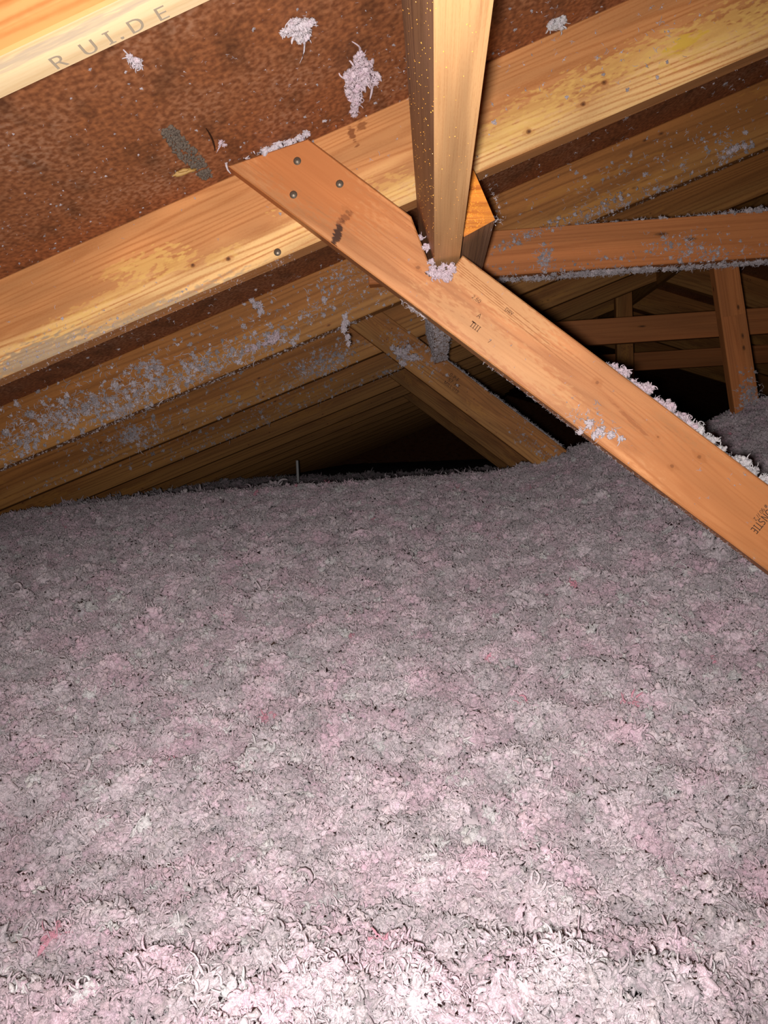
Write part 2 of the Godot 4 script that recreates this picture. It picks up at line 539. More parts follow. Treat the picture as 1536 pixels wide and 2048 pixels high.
func crest(x: float) -> float:
	var t := [[-2.6, 0.36], [-1.33, 0.451], [-0.86, 0.487], [-0.25, 0.510], [0.185, 0.526], [0.33, 0.560], [0.45, 0.600], [0.75, 0.612], [0.9, 0.70], [1.3, 0.76], [4.5, 0.6]]
	for i in t.size() - 1:
		if x < t[i + 1][0]:
			return lerpf(t[i][1], t[i + 1][1], clampf((x - t[i][0]) / (t[i + 1][0] - t[i][0]), 0, 1))
	return 0.6


func bed(x: float, depth: float) -> float:
	var c := crest(x)
	var near := 0.13 + 0.01 * x
	var y: float
	if depth < 2.25:
		var t := clampf((depth - 0.35) / 1.9, -0.4, 1.0)
		y = lerpf(near, c, t)
	else:
		var t := smoothstep(2.25, 3.4, depth)
		y = lerpf(c, minf(0.42, LOW + SLOPE * (x + 0.1)), t)
	var k := 1.0 - 0.6 * smoothstep(1.5, 2.4, depth)
	y += 0.095 * smoothstep(0.70, 0.45, depth)
	y = minf(y, LOW - 0.03 + SLOPE * minf(x, 2.0 * RIDGE - x))
	y += k * 0.016 * swell.get_noise_2d(x * 0.8, depth * 1.5) + k * 0.024 * lumps.get_noise_2d(x, depth)
	return y


func bed_mesh() -> ArrayMesh:
	var xs := PackedFloat32Array()
	var x := -2.3
	while x < 4.2:
		xs.append(x)
		x += 0.014 if x > -1.0 and x < 1.0 else 0.05
	xs.append(4.2)
	var ds := PackedFloat32Array()
	var dd := -0.5
	while dd < 12.2:
		ds.append(dd)
		dd += 0.05 if dd < 0.1 else (0.012 if dd < 1.2 else (0.025 if dd < 2.6 else 0.1))
	ds.append(12.2)
	var v := PackedVector3Array()
	var idx := PackedInt32Array()
	var nx := xs.size()
	for j in ds.size():
		for i in nx:
			v.append(Vector3(xs[i], bed(xs[i], ds[j]) - 0.010, -ds[j]))
	for j in ds.size() - 1:
		for i in nx - 1:
			var a := j * nx + i
			idx.append_array(PackedInt32Array([a, a + nx, a + 1, a + 1, a + nx, a + nx + 1]))
	var nrm := PackedVector3Array()
	nrm.resize(v.size())
	for k in range(0, idx.size(), 3):
		var nn := (v[idx[k + 2]] - v[idx[k]]).cross(v[idx[k + 1]] - v[idx[k]])
		for q in 3:
			nrm[idx[k + q]] += nn
	for k in nrm.size():
		nrm[k] = nrm[k].normalized()
	var arr := []
	arr.resize(Mesh.ARRAY_MAX)
	arr[Mesh.ARRAY_VERTEX] = v
	arr[Mesh.ARRAY_NORMAL] = nrm
	arr[Mesh.ARRAY_INDEX] = idx
	var m := ArrayMesh.new()
	m.add_surface_from_arrays(Mesh.PRIMITIVE_TRIANGLES, arr)
	return m


func tint(r: RandomNumberGenerator, x: float, z: float) -> Color:
	var p := blush.get_noise_2d(x, z)
	var k := clampf(0.24 + p * 1.2 + r.randf_range(-0.15, 0.15), 0.0, 1.0)
	var c := Color(1.06, 0.93, 0.975).lerp(Color(1.14, 0.845, 0.955), k)
	if r.randf() < 0.05:
		c = Color(1.15, 1.1, 1.1)
	if r.randf() < 0.004 and p > 0.0:
		c = Color(1.15, 0.54, 0.67)
	return c * r.randf_range(0.84, 1.04) * (1.0 + 0.30 * pale.get_noise_2d(x, z))


func scatter(list: Array, mesh: Mesh, called: String, parent: Node) -> MultiMeshInstance3D:
	var mm := MultiMesh.new()
	mm.transform_format = MultiMesh.TRANSFORM_3D
	mm.use_colors = true
	mm.mesh = mesh
	mm.instance_count = list.size()
	for i in list.size():
		mm.set_instance_transform(i, list[i][0])
		mm.set_instance_color(i, list[i][1])
	var o := MultiMeshInstance3D.new()
	o.name = called
	o.multimesh = mm
	o.material_override = M.fluff
	o.set_meta("kind", "stuff")
	parent.add_child(o, true)
	return o


func upright(normal: Vector3, r: RandomNumberGenerator, lean: float) -> Basis:
	var n := (normal + Vector3(r.randf_range(-lean, lean), r.randf_range(-lean, lean), r.randf_range(-lean, lean))).normalized()
	var a := n.cross(Vector3(0.31, 0.2, 0.93)).normalized()
	return Basis(a, n, a.cross(n)).rotated(n, r.randf_range(0, TAU))


func lay_insulation() -> void:
	var root := Node3D.new()
	root.name = "insulation"
	add_child(root, true)
	tag(root, "pink and white blown loose-fill insulation covering the whole attic floor", "insulation", "", "stuff")
	part("insulation_bed", bed_mesh(), M.bed, root).set_meta("kind", "stuff")
	var r := RandomNumberGenerator.new()
	r.seed = 77
	var lists := []
	for k in tufts.size():
		lists.append([])
	# denser and finer where the pieces can be told apart
	for band in [[0.12, 0.75, 20000.0, 0.85], [0.75, 1.3, 16000.0, 0.92], [1.3, 2.7, 11000.0, 1.0], [2.7, 5.5, 1100.0, 2.2]]:
		var half: float = band[1] * 0.62 + 0.2
		var area: float = (band[1] - band[0]) * half * 2.0
		for i in int(area * band[2]):
			var depth := r.randf_range(band[0], band[1])
			var x := r.randf_range(-half, half)
			if absf(x) > depth * 0.62 + 0.2 or x < -1.95:
				continue
			var y := bed(x, depth)
			var s: float = band[3] * r.randf_range(0.55, 1.25)
			if r.randf() < 0.03:
				s *= 1.5
			var b := upright(Vector3(0, 1, 0.1), r, 0.7).scaled_local(Vector3(s, s * r.randf_range(0.8, 1.2), s))
			lists[r.randi() % lists.size()].append([Transform3D(b, Vector3(x, y + r.randf_range(-0.003, 0.005) * s, -depth)), tint(r, x, -depth)])
	for k in lists.size():
		scatter(lists[k], tufts[k], "loose_tuft", root)


# Loose fibre on a surface. spots: [centre, spread along a, spread along b, number, size]; a and b lie in the surface whose outward side is normal.
func fibre(label: String, normal: Vector3, a: Vector3, b: Vector3, spots: Array, s: int, soft := 0.35) -> void:
	var root := Node3D.new()
	root.name = numbered("loose_fibre")
	add_child(root, true)
	tag(root, label, "insulation", "", "stuff")
	var r := RandomNumberGenerator.new()
	r.seed = s
	var lists := []
	var meshes: Array[ArrayMesh] = [wisps[0], wisps[2], wisps[4], tufts[1], tufts[4]]
	for k in meshes.size():
		lists.append([])
	for sp in spots:
		for i in int(sp[3]):
			var p: Vector3 = sp[0] + a * r.randfn(0.0, 0.5) * sp[1] + b * r.randfn(0.0, 0.5) * sp[2]
			if sp.size() > 5:   # spread evenly over the strip instead of bunched
				p = sp[0] + a * r.randf_range(-1, 1) * sp[1] + b * r.randf_range(-1, 1) * sp[2]
			if normal.z > 0.9 and sp[0].z > -3.0:
				var low := 0.79 - 0.81 * p.x if label.contains("face of the") else LOW + SLOPE * p.x
				var high := low + (0.112 if label.contains("face of the") else RAFTER)
				if (label.contains("rafter") or label.contains("face of the")) and not label.contains("tie") and (p.y < low or p.y > high):
					continue
			var k: int = [0, 0, 1, 1, 1, 2, 2][r.randi() % 7]
			var size: float = sp[4] * r.randf_range(0.5, 1.3)
			if r.randf() < soft * 0.4:
				k = 3 + r.randi() % 2
				size *= 0.5
			lists[k].append([Transform3D(upright(normal, r, 0.5).scaled_local(Vector3.ONE * size), p + normal * 0.0004), Color(1.15, 1.02, 1.06) * r.randf_range(0.6, 1.1)])
	for k in meshes.size():
		if lists[k].size() > 9:
			scatter(lists[k], meshes[k], "fibre" if k < 3 else "crumb", root)


# One clump that hangs or rests by itself: [offset, size] of the tufts it is made of.
func clump(called: String, label: String, at: Vector3, normal: Vector3, bits: Array, colour: Color, s: int, group := "", strands: Array = []) -> void:
	var r := RandomNumberGenerator.new()
	r.seed = s
	var st := SurfaceTool.new()
	st.begin(Mesh.PRIMITIVE_TRIANGLES)
	for bit in bits:
		var b := upright(normal, r, 0.6).scaled_local(Vector3.ONE * bit[1])
		st.append_from(tufts[r.randi() % tufts.size()], 0, Transform3D(b, bit[0]))
	var extra := SurfaceTool.new()
	extra.begin(Mesh.PRIMITIVE_TRIANGLES)
	extra.set_smooth_group(0)
	for q in strands:
		curl(extra, r, q[0], q[1], q[2], q[3], Color.WHITE)
	if strands.size():
		extra.generate_normals()
		extra.index()
		st.append_from(extra.commit(), 0, Transform3D())
	var o := part(called, st.commit(), M["clump_%d" % (s % 3)])
	o.position = at
	tag(o, label, "insulation clump", group)


# ---------------------------------------------------------------- frames
func strip(x0: float, x1: float, top: float, low: float, k: float) -> PackedVector2Array:
	return PackedVector2Array([Vector2(x0, low + k * x0), Vector2(x1, low + k * x1), Vector2(x1, top + k * x1), Vector2(x0, top + k * x0)])


func rafter(i: int, label: String, face: Material, edge: Material, low := LOW, off := 0.0) -> Node3D:
	var zb := -(0.49 + PITCH * i)
	var zf := zb + 0.038
	var t := thing("rafter", label, "rafter", Vector3(0, 0, zb))
	var dir := Vector2(1, SLOPE).normalized()
	var poly := PackedVector2Array([Vector2(-2.15, low - 2.15 * SLOPE), Vector2(RIDGE - 0.012, low + (RIDGE - 0.012) * SLOPE), Vector2(RIDGE - 0.012, LOW + RAFTER + (RIDGE - 0.012) * SLOPE), Vector2(-2.15, LOW + RAFTER - 2.15 * SLOPE)])
	var org := Vector2(0, LOW + RAFTER)
	var long := 1.3
	var s0 := -0.7 + off
	if i > 1:   # the whole length in one piece of grain, turned end for end on every other rafter
		long = 3.45 if i % 2 == 0 else -3.45
		s0 = -2.32 if i % 2 == 0 else 1.1
	var m := ArrayMesh.new()
	if edge == face:
		m = board(poly, 0, 0.038, org, dir, 0.1263, s0, long)
		part("plank", m, face, t)
	else:
		part("plank", board(poly, 0, 0.038, org, dir, 0.1263, s0, long, false, true), face, t)
		part("plank_edge", board(poly, 0, 0.038, org, dir, 0.1263, s0, long, true), edge, t)
	return t


func far_rafter(i: int, label: String) -> void:
	var zb := -(0.49 + PITCH * i)
	var t := thing("rafter", label, "rafter", Vector3(0, 0, zb))
	var y := LOW + 2.0 * RIDGE * SLOPE
	var poly := strip(RIDGE + 0.012, 4.15, y + RAFTER, y, -SLOPE)
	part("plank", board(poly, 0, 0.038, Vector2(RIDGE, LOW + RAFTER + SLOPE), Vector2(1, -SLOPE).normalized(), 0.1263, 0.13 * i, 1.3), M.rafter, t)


func diagonal(i: int, label: String, x1: float, notch: bool, mat: Material) -> Node3D:
	var zb := -(0.49 + PITCH * i) + 0.038
	var t := thing("diagonal_brace", label, "timber brace", Vector3(0, 0, zb))
	var k := -0.81
	var up := 0.902
	var lo := 0.790
	var pts := PackedVector2Array([Vector2(-0.258, 0.997), Vector2(x1, lo + k * x1), Vector2(x1, up + k * x1)])
	if notch:
		pts.append_array(PackedVector2Array([Vector2(0.044, up + k * 0.044), Vector2(0.033, 0.853), Vector2(0.012, 0.846), Vector2(-0.001, 0.861), Vector2(-0.021, up + k * -0.021)]))
	pts.append(Vector2(-0.151, up + k * -0.151))
	part("plank", board(pts, 0, 0.038, Vector2(0, up), Vector2(1, k).normalized(), 0.0875, -0.3, 1.0), mat, t)
	return t


func tie(i: int, x0: float, x1: float, low: float, label: String, rise := 0.015) -> Node3D:
	var zb := -(0.49 + PITCH * i) + 0.038
	var t := thing("cross_tie", label, "timber tie", Vector3(0, 0, zb))
	part("plank", board(strip(x0, x1, low + 0.091, low, rise), 0, 0.038, Vector2(0, low + 0.091), Vector2(1, rise).normalized(), 0.091, -0.2 - 0.02 * i, 2.4), M.tie, t)
	return t


func roof_y(x: float) -> float:
	return LOW + RAFTER + SLOPE * x


func on_roof(x: float, z: float, off := 0.0) -> Vector3:
	return Vector3(x, roof_y(x), z) + Vector3(SLOPE, -1, 0).normalized() * off


func resin(parent: Node, at: Vector3, a: Vector3, b: Vector3, n: int, s: int, size := 1.0) -> void:
	var r := RandomNumberGenerator.new()
	r.seed = s
	var st := SurfaceTool.new()
	st.begin(Mesh.PRIMITIVE_TRIANGLES)
	st.set_smooth_group(0)
	var ico := icosphere(1)
	for i in n:
		var p := at + a * r.randf() + b * r.randf()
		var q := size * r.randf_range(0.00018, 0.00042)
		blob(st, ico, Transform3D(random_basis(r) * Basis.from_scale(Vector3(q, q * 0.7, q * 1.5)), p), 0.3, 1.0, Color.WHITE, i)
	st.generate_normals()
	st.index()
	var o := part("resin_drops", st.commit(), M.resin, parent)
	o.set_meta("kind", "stuff")
	o.set_meta("label", "glinting amber resin drops")


func _ready() -> void:
	# ------------------------------------------------------------ camera
	var cam := Camera3D.new()
	cam.name = "camera"
	cam.fov = rad_to_deg(2.0 * atan(1024.0 / 1540.0))
	cam.near = 0.02
	cam.far = 40.0
	# world axes as the camera sees them; transposed they are the camera's own axes in the world
	var towards := Vector3(102.0 / 1540.0, 129.0 / 1540.0, -1.0).normalized()
	var across := Vector3(cos(deg_to_rad(2.2)), sin(deg_to_rad(2.2)), 0)
	across = (across - towards * across.dot(towards)).normalized()
	var back := -towards
	var rise := back.cross(across)
	var b := Basis(across, rise, back).transposed()
	cam.transform = Transform3D(b, EYE)
	add_child(cam)
	cam.current = true

	# ------------------------------------------------------------ darkness, and the phone's flash beside the lens
	var we := WorldEnvironment.new()
	we.name = "environment"
	var env := Environment.new()
	env.background_mode = Environment.BG_COLOR
	env.background_color = Color.BLACK
	env.tonemap_mode = Environment.TONE_MAPPER_LINEAR
	env.tonemap_exposure = 1.0
	env.sdfgi_enabled = true
	env.ssao_enabled = true
	env.ssil_enabled = true
	we.environment = env
	add_child(we)
	var flash := SpotLight3D.new()
	flash.name = "phone_flash"
	flash.light_energy = 1.55
	flash.light_color = Color(1.0, 0.975, 0.965)
	flash.light_size = 0.006
	flash.spot_range = 30.0
	flash.spot_attenuation = 2.0
	flash.spot_angle = 56.0
	flash.spot_angle_attenuation = 1.0
	flash.shadow_enabled = true
	flash.position = EYE + b * Vector3(-0.014, -0.009, 0.0)
	add_child(flash)
	flash.look_at(flash.position + b * Vector3(0.0, 0.07, -1.0), Vector3.UP)

	rng.seed = 5
	lumps.seed = 3
	lumps.frequency = 12.0
	lumps.fractal_octaves = 3
	swell.seed = 8
	swell.frequency = 4.5
	swell.fractal_octaves = 2
	pale.seed = 33
	pale.frequency = 14.0
	pale.fractal_octaves = 2
	blush.seed = 21
	blush.frequency = 9.0
	blush.fractal_octaves = 3
	make_materials()
	for i in 3:
		M["clump_%d" % i] = fluffy([Color(1.2, 1.07, 1.12), Color(1.2, 0.98, 1.06), Color(1.16, 1.11, 1.12)][i].linear_to_srgb())
	make_tufts()

	build_shell()
	lay_insulation()
	build_frames()
	build_details()


func build_shell() -> void:
	var fl := part("floor", box(Vector3(6.6, 0.02, 13.2)), M.board)
	fl.position = Vector3(1.0, -0.01, -5.8)
	fl.set_meta("kind", "structure")
	var mats := {"wall_left": [Vector3(-2.22, 0.15, -5.8), Vector3(0.08, 0.32, 13.2)], "wall_right": [Vector3(4.22, 0.15, -5.8), Vector3(0.08, 0.32, 13.2)]}
	for n in mats:
		var o := part(n, box(mats[n][1]), M.tie)
		o.position = mats[n][0]
		o.set_meta("kind", "structure")
	for n in [["wall_far", -12.3], ["wall_near", 0.78]]:
		var g := PackedVector2Array([Vector2(-2.25, 0), Vector2(4.25, 0), Vector2(4.25, roof_y(-2.25)), Vector2(RIDGE, roof_y(RIDGE)), Vector2(-2.25, roof_y(-2.25))])
		var o := part(n[0], board(g, 0, 0.04, Vector2.ZERO, Vector2.RIGHT, 1.0, 0.0, 1.0), M.roof)
		o.position = Vector3(0, 0, n[1])
		o.set_meta("kind", "structure")
	# roof boards: sheets of plywood laid with staggered seams
	var roof := Node3D.new()
	roof.name = "ceiling"
	add_child(roof, true)
	roof.set_meta("kind", "structure")
	var rows := [-2.26, -1.16, -0.018, 1.0]
	for side in 2:
		for k in rows.size() - 1:
			var z := 0.749 - (0.61 if k % 2 else 0.0)
			var zs := [0.82]
			while z > -12.3:
				if z < 0.8:
					zs.append(z)
				z -= 1.22
			zs.append(-12.34)
			for j in zs.size() - 1:
				var x0: float = rows[k] + 0.0012
				var x1: float = rows[k + 1] - 0.0012
				var poly := PackedVector2Array([Vector2(x0, roof_y(x0)), Vector2(x1, roof_y(x1)), Vector2(x1, roof_y(x1) + 0.014), Vector2(x0, roof_y(x0) + 0.014)])
				if side == 1:
					poly = PackedVector2Array([Vector2(2 * RIDGE - x1, roof_y(x1)), Vector2(2 * RIDGE - x0, roof_y(x0)), Vector2(2 * RIDGE - x0, roof_y(x0) + 0.014), Vector2(2 * RIDGE - x1, roof_y(x1) + 0.014)])
				part("roof_board", stick_uv(poly, zs[j + 1] + 0.0012, zs[j] - 0.0012, 0.37 * j + 0.21 * k), M.roof, roof)


# A roof board with its texture in metres: u along z, v up the slope.
func stick_uv(poly: PackedVector2Array, z0: float, z1: float, shift: float) -> ArrayMesh:
	var st := SurfaceTool.new()
	st.begin(Mesh.PRIMITIVE_TRIANGLES)
	for i in 4:
		var j := (i + 1) % 4
		var e := (poly[j] - poly[i]).normalized()
		var o := Vector3(e.y, -e.x, 0)
		var ua := poly[i].x * 1.06
		var ub := poly[j].x * 1.06
		var v := [Vector3(poly[i].x, poly[i].y, z1), Vector3(poly[j].x, poly[j].y, z1), Vector3(poly[j].x, poly[j].y, z0), Vector3(poly[i].x, poly[i].y, z0)]
		var w := [Vector2(z1 + shift, ua), Vector2(z1 + shift, ub), Vector2(z0 + shift, ub), Vector2(z0 + shift, ua)]
		tri(st, v[0], v[1], v[2], w[0], w[1], w[2], o)
		tri(st, v[0], v[2], v[3], w[0], w[2], w[3], o)
	for z in [[z1, 1.0], [z0, -1.0]]:
		var p := []
		for q in poly:
			p.append(Vector3(q.x, q.y, z[0]))
		tri(st, p[0], p[1], p[2], Vector2(0, 0), Vector2(1, 0), Vector2(1, 0.02), Vector3(0, 0, z[1]))
		tri(st, p[0], p[2], p[3], Vector2(0, 0), Vector2(1, 0.02), Vector2(0, 0.02), Vector3(0, 0, z[1]))
	return st.commit()


func build_frames() -> void:
	var labels := [
		"nearest rafter at the top left, its pale underside stamped with broken grey letters",
		"bright straw-coloured rafter with yellow smears, the nailed diagonal board fixed to it",
		"second rafter behind the nailed board, its lower left half furred with pink fibre",
		"third rafter back, dim and brown, carrying the short shadowed diagonal board",
		"fourth rafter back on the left slope, dark brown above the insulation",
		"fifth rafter back on the left slope, almost lost in shadow",
		"sixth rafter back on the left slope, a faint edge in the dark",
		"seventh rafter back on the left slope, faintest edge near the dark end",
		"eighth rafter back on the left slope, in the dark beyond the faint edges",
		"ninth rafter back on the left slope, deep in the dark"]
	for k in range(10, 19):
		labels.append("%s rafter back on the left slope, unlit in the depth of the attic" % ["tenth", "eleventh", "twelfth", "thirteenth", "fourteenth", "fifteenth", "sixteenth", "seventeenth", "eighteenth"][k - 10])
	for i in labels.size():
		var t: Node3D
		if i == 0:
			t = rafter(i, labels[i], M.rafter_near, M.rafter_near_edge, 0.944)
			var run := Vector3(1, SLOPE, 0).normalized()
			var fore := Vector3(0, 0, -1)
			# letters lie on the underside: they read along the slope, their tops towards the camera
			var bs := Basis(run, -fore, run.cross(-fore))
			for q in [["R", -0.228], ["U", -0.209], ["I", -0.193], [".", -0.186], ["D", -0.1785], ["E", -0.161]]:
				var p := Vector3(q[1], 0.944 + SLOPE * q[1], 0.010) + run.cross(-fore) * 0.0002
				lettering(q[0], 0.0125, p, bs, M.faint_ink, t, "worn grey stencilled letter", 0.0, 1.0)
		elif i == 1:
			t = rafter(i, labels[i], M.rafter_main, M.rafter_main)
			nail_head(Vector3(-0.205, LOW + 0.02 * RAFTER + SLOPE * -0.205 + 0.006, 0.0382), t)
		else:
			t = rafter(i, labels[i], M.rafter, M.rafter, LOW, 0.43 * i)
	for i in range(2, 9):
		far_rafter(i, "%s rafter back on the far slope beyond the ridge, falling to the right" % ["", "", "second", "third", "fourth", "fifth", "sixth", "seventh", "eighth"][i])
	var rb := thing("ridge_board", "dark ridge board running back along the roof peak at the upper right", "timber")
	part("plank", stick(PackedVector2Array([Vector2(RIDGE - 0.011, 1.29), Vector2(RIDGE + 0.011, 1.29), Vector2(RIDGE + 0.011, 1.437), Vector2(RIDGE - 0.011, 1.437)]), -12.2, 0.7, [0, 1, 2, 3, -1]), M.rafter, rb)

	# diagonals on every other frame, the first one notched for the brace that runs along the attic
	var d := diagonal(1, "large orange-brown diagonal board nailed across the bright rafter, running down to the right", 0.86, true, M.diagonal)
	nail_head(Vector3(-0.166, 0.997, 0.0382), d)
	nail_head(Vector3(-0.112, 0.965, 0.0382), d)
	nail_head(Vector3(-0.173, 0.955, 0.0382), d)
	var along := Vector3(1, -0.81, 0).normalized()
	var over := Vector3(0.81, 1, 0).normalized()
	# a mill stamp that runs across the board, read from its upper edge down
	var bt := Basis(-over, along, Vector3(0, 0, 1))
	var foot := Vector3(0.4285, 0.5195, 0.0380)
	lettering("CONSTIE", 0.0105, foot + over * 0.010, bt, M.ink, d, "dark printed mill stamp", 0.0, 0.72)
	lettering("# 90 // 2", 0.0052, foot + over * 0.006 - along * 0.0085, bt, M.ink, d, "small line of the mill stamp", 0.0, 0.9)
	var bl := Basis(along, over, Vector3(0, 0, 1))
	var mk := Vector3(0.0, 0.902, 0.0380)
	for q in [["IIII", 0.118, 0.063, 0.0075], ["-", 0.116, 0.058, 0.016], ["A", 0.118, 0.049, 0.006], ["7", 0.149, 0.067, 0.005], ["2.60", 0.098, 0.034, 0.005], ["DRY", 0.142, 0.022, 0.005]]:
		lettering(q[0], q[3], mk + along * q[1] - over * q[2], bl, M.brown_ink, d, "faint worn print")

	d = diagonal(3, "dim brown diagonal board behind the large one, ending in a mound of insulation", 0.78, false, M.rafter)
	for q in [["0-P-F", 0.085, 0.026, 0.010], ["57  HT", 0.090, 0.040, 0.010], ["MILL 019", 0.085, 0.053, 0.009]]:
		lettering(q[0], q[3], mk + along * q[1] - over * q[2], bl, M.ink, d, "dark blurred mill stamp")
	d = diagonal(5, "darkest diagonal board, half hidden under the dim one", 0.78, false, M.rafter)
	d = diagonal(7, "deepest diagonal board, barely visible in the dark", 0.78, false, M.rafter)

	# ties on the frames between
	tie(2, -0.127, 1.95, 0.966, "long orange horizontal tie at the right with fibre hanging from its lower edge")
	tie(4, 0.20, 1.9, 0.954, "dim horizontal tie crossing behind the leaning post", 0.02)
	tie(6, 0.40, 1.9, 0.958, "darkest horizontal tie below and behind the dim one", 0.015)

	# the leaning post
	var p := thing("leaning_post", "brown leaning post at the right crossing in front of the dim tie", "post", Vector3(0, 0, -2.282))
	var poly := PackedVector2Array([Vector2(0.858 + 0.052, 0.23), Vector2(0.934 + 0.05, 0.23), Vector2(0.834, 1.245), Vector2(0.770, 1.222)])
	part("plank", board(poly, 0, 0.038, Vector2(0.80, 1.05), Vector2(0.135, -1).normalized(), 0.09, 0.1, 1.3), M.tie, p)
	# an upright further back between the ties
	p = thing("far_post", "small dark upright far back between the two dim ties", "post", Vector3(0, 0, -3.50))
	part("plank", board(PackedVector2Array([Vector2(0.815, 0.3), Vector2(0.885, 0.3), Vector2(0.872, 1.26), Vector2(0.802, 1.235)]), 0, 0.038, Vector2(0.8, 1.25), Vector2(0, -1), 0.09, 0.0, 1.3), M.rafter, p)

	# two lapped braces running away from the camera
	var sec := PackedVector2Array([Vector2(0.007, 0.858), Vector2(0.0405, 0.8655), Vector2(0.0215, 0.9495), Vector2(-0.0135, 0.9415)])
	var br := thing("lengthwise_brace", "rough-sawn brace running from overhead into the notch of the diagonal board", "timber brace")
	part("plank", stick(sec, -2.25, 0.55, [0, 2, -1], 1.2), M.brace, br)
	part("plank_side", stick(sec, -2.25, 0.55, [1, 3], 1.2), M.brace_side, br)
	var left := Vector3(sec[3].x - sec[0].x, sec[3].y - sec[0].y, 0)
	resin(br, Vector3(sec[0].x, sec[0].y, -1.0), left, Vector3(0, 0, 0.75), 280, 1)
	resin(br, Vector3(sec[0].x, sec[0].y, -1.0), Vector3(sec[1].x - sec[0].x, sec[1].y - sec[0].y, 0), Vector3(0, 0, 0.6), 60, 2)
	var sec2 := PackedVector2Array([Vector2(0.0445, 0.880), Vector2(0.0835, 0.8985), Vector2(0.053, 0.9745), Vector2(0.0265, 0.962)])
	var b2 := thing("lengthwise_brace", "short brace lapped beside the long one, its amber cut end glittering with resin", "timber brace")
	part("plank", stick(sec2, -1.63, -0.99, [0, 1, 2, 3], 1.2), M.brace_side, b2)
	var cut := part("cut_end", stick(sec2, -1.629, -0.9895, [-1]), M.end_grain, b2)
	cut.set_meta("label", "bright orange cut end")
	resin(b2, Vector3(sec2[0].x + 0.004, sec2[0].y + 0.004, -0.9893), Vector3(0.024, 0.0115, 0), Vector3(-0.015, 0.068, 0), 220, 3, 2.0)


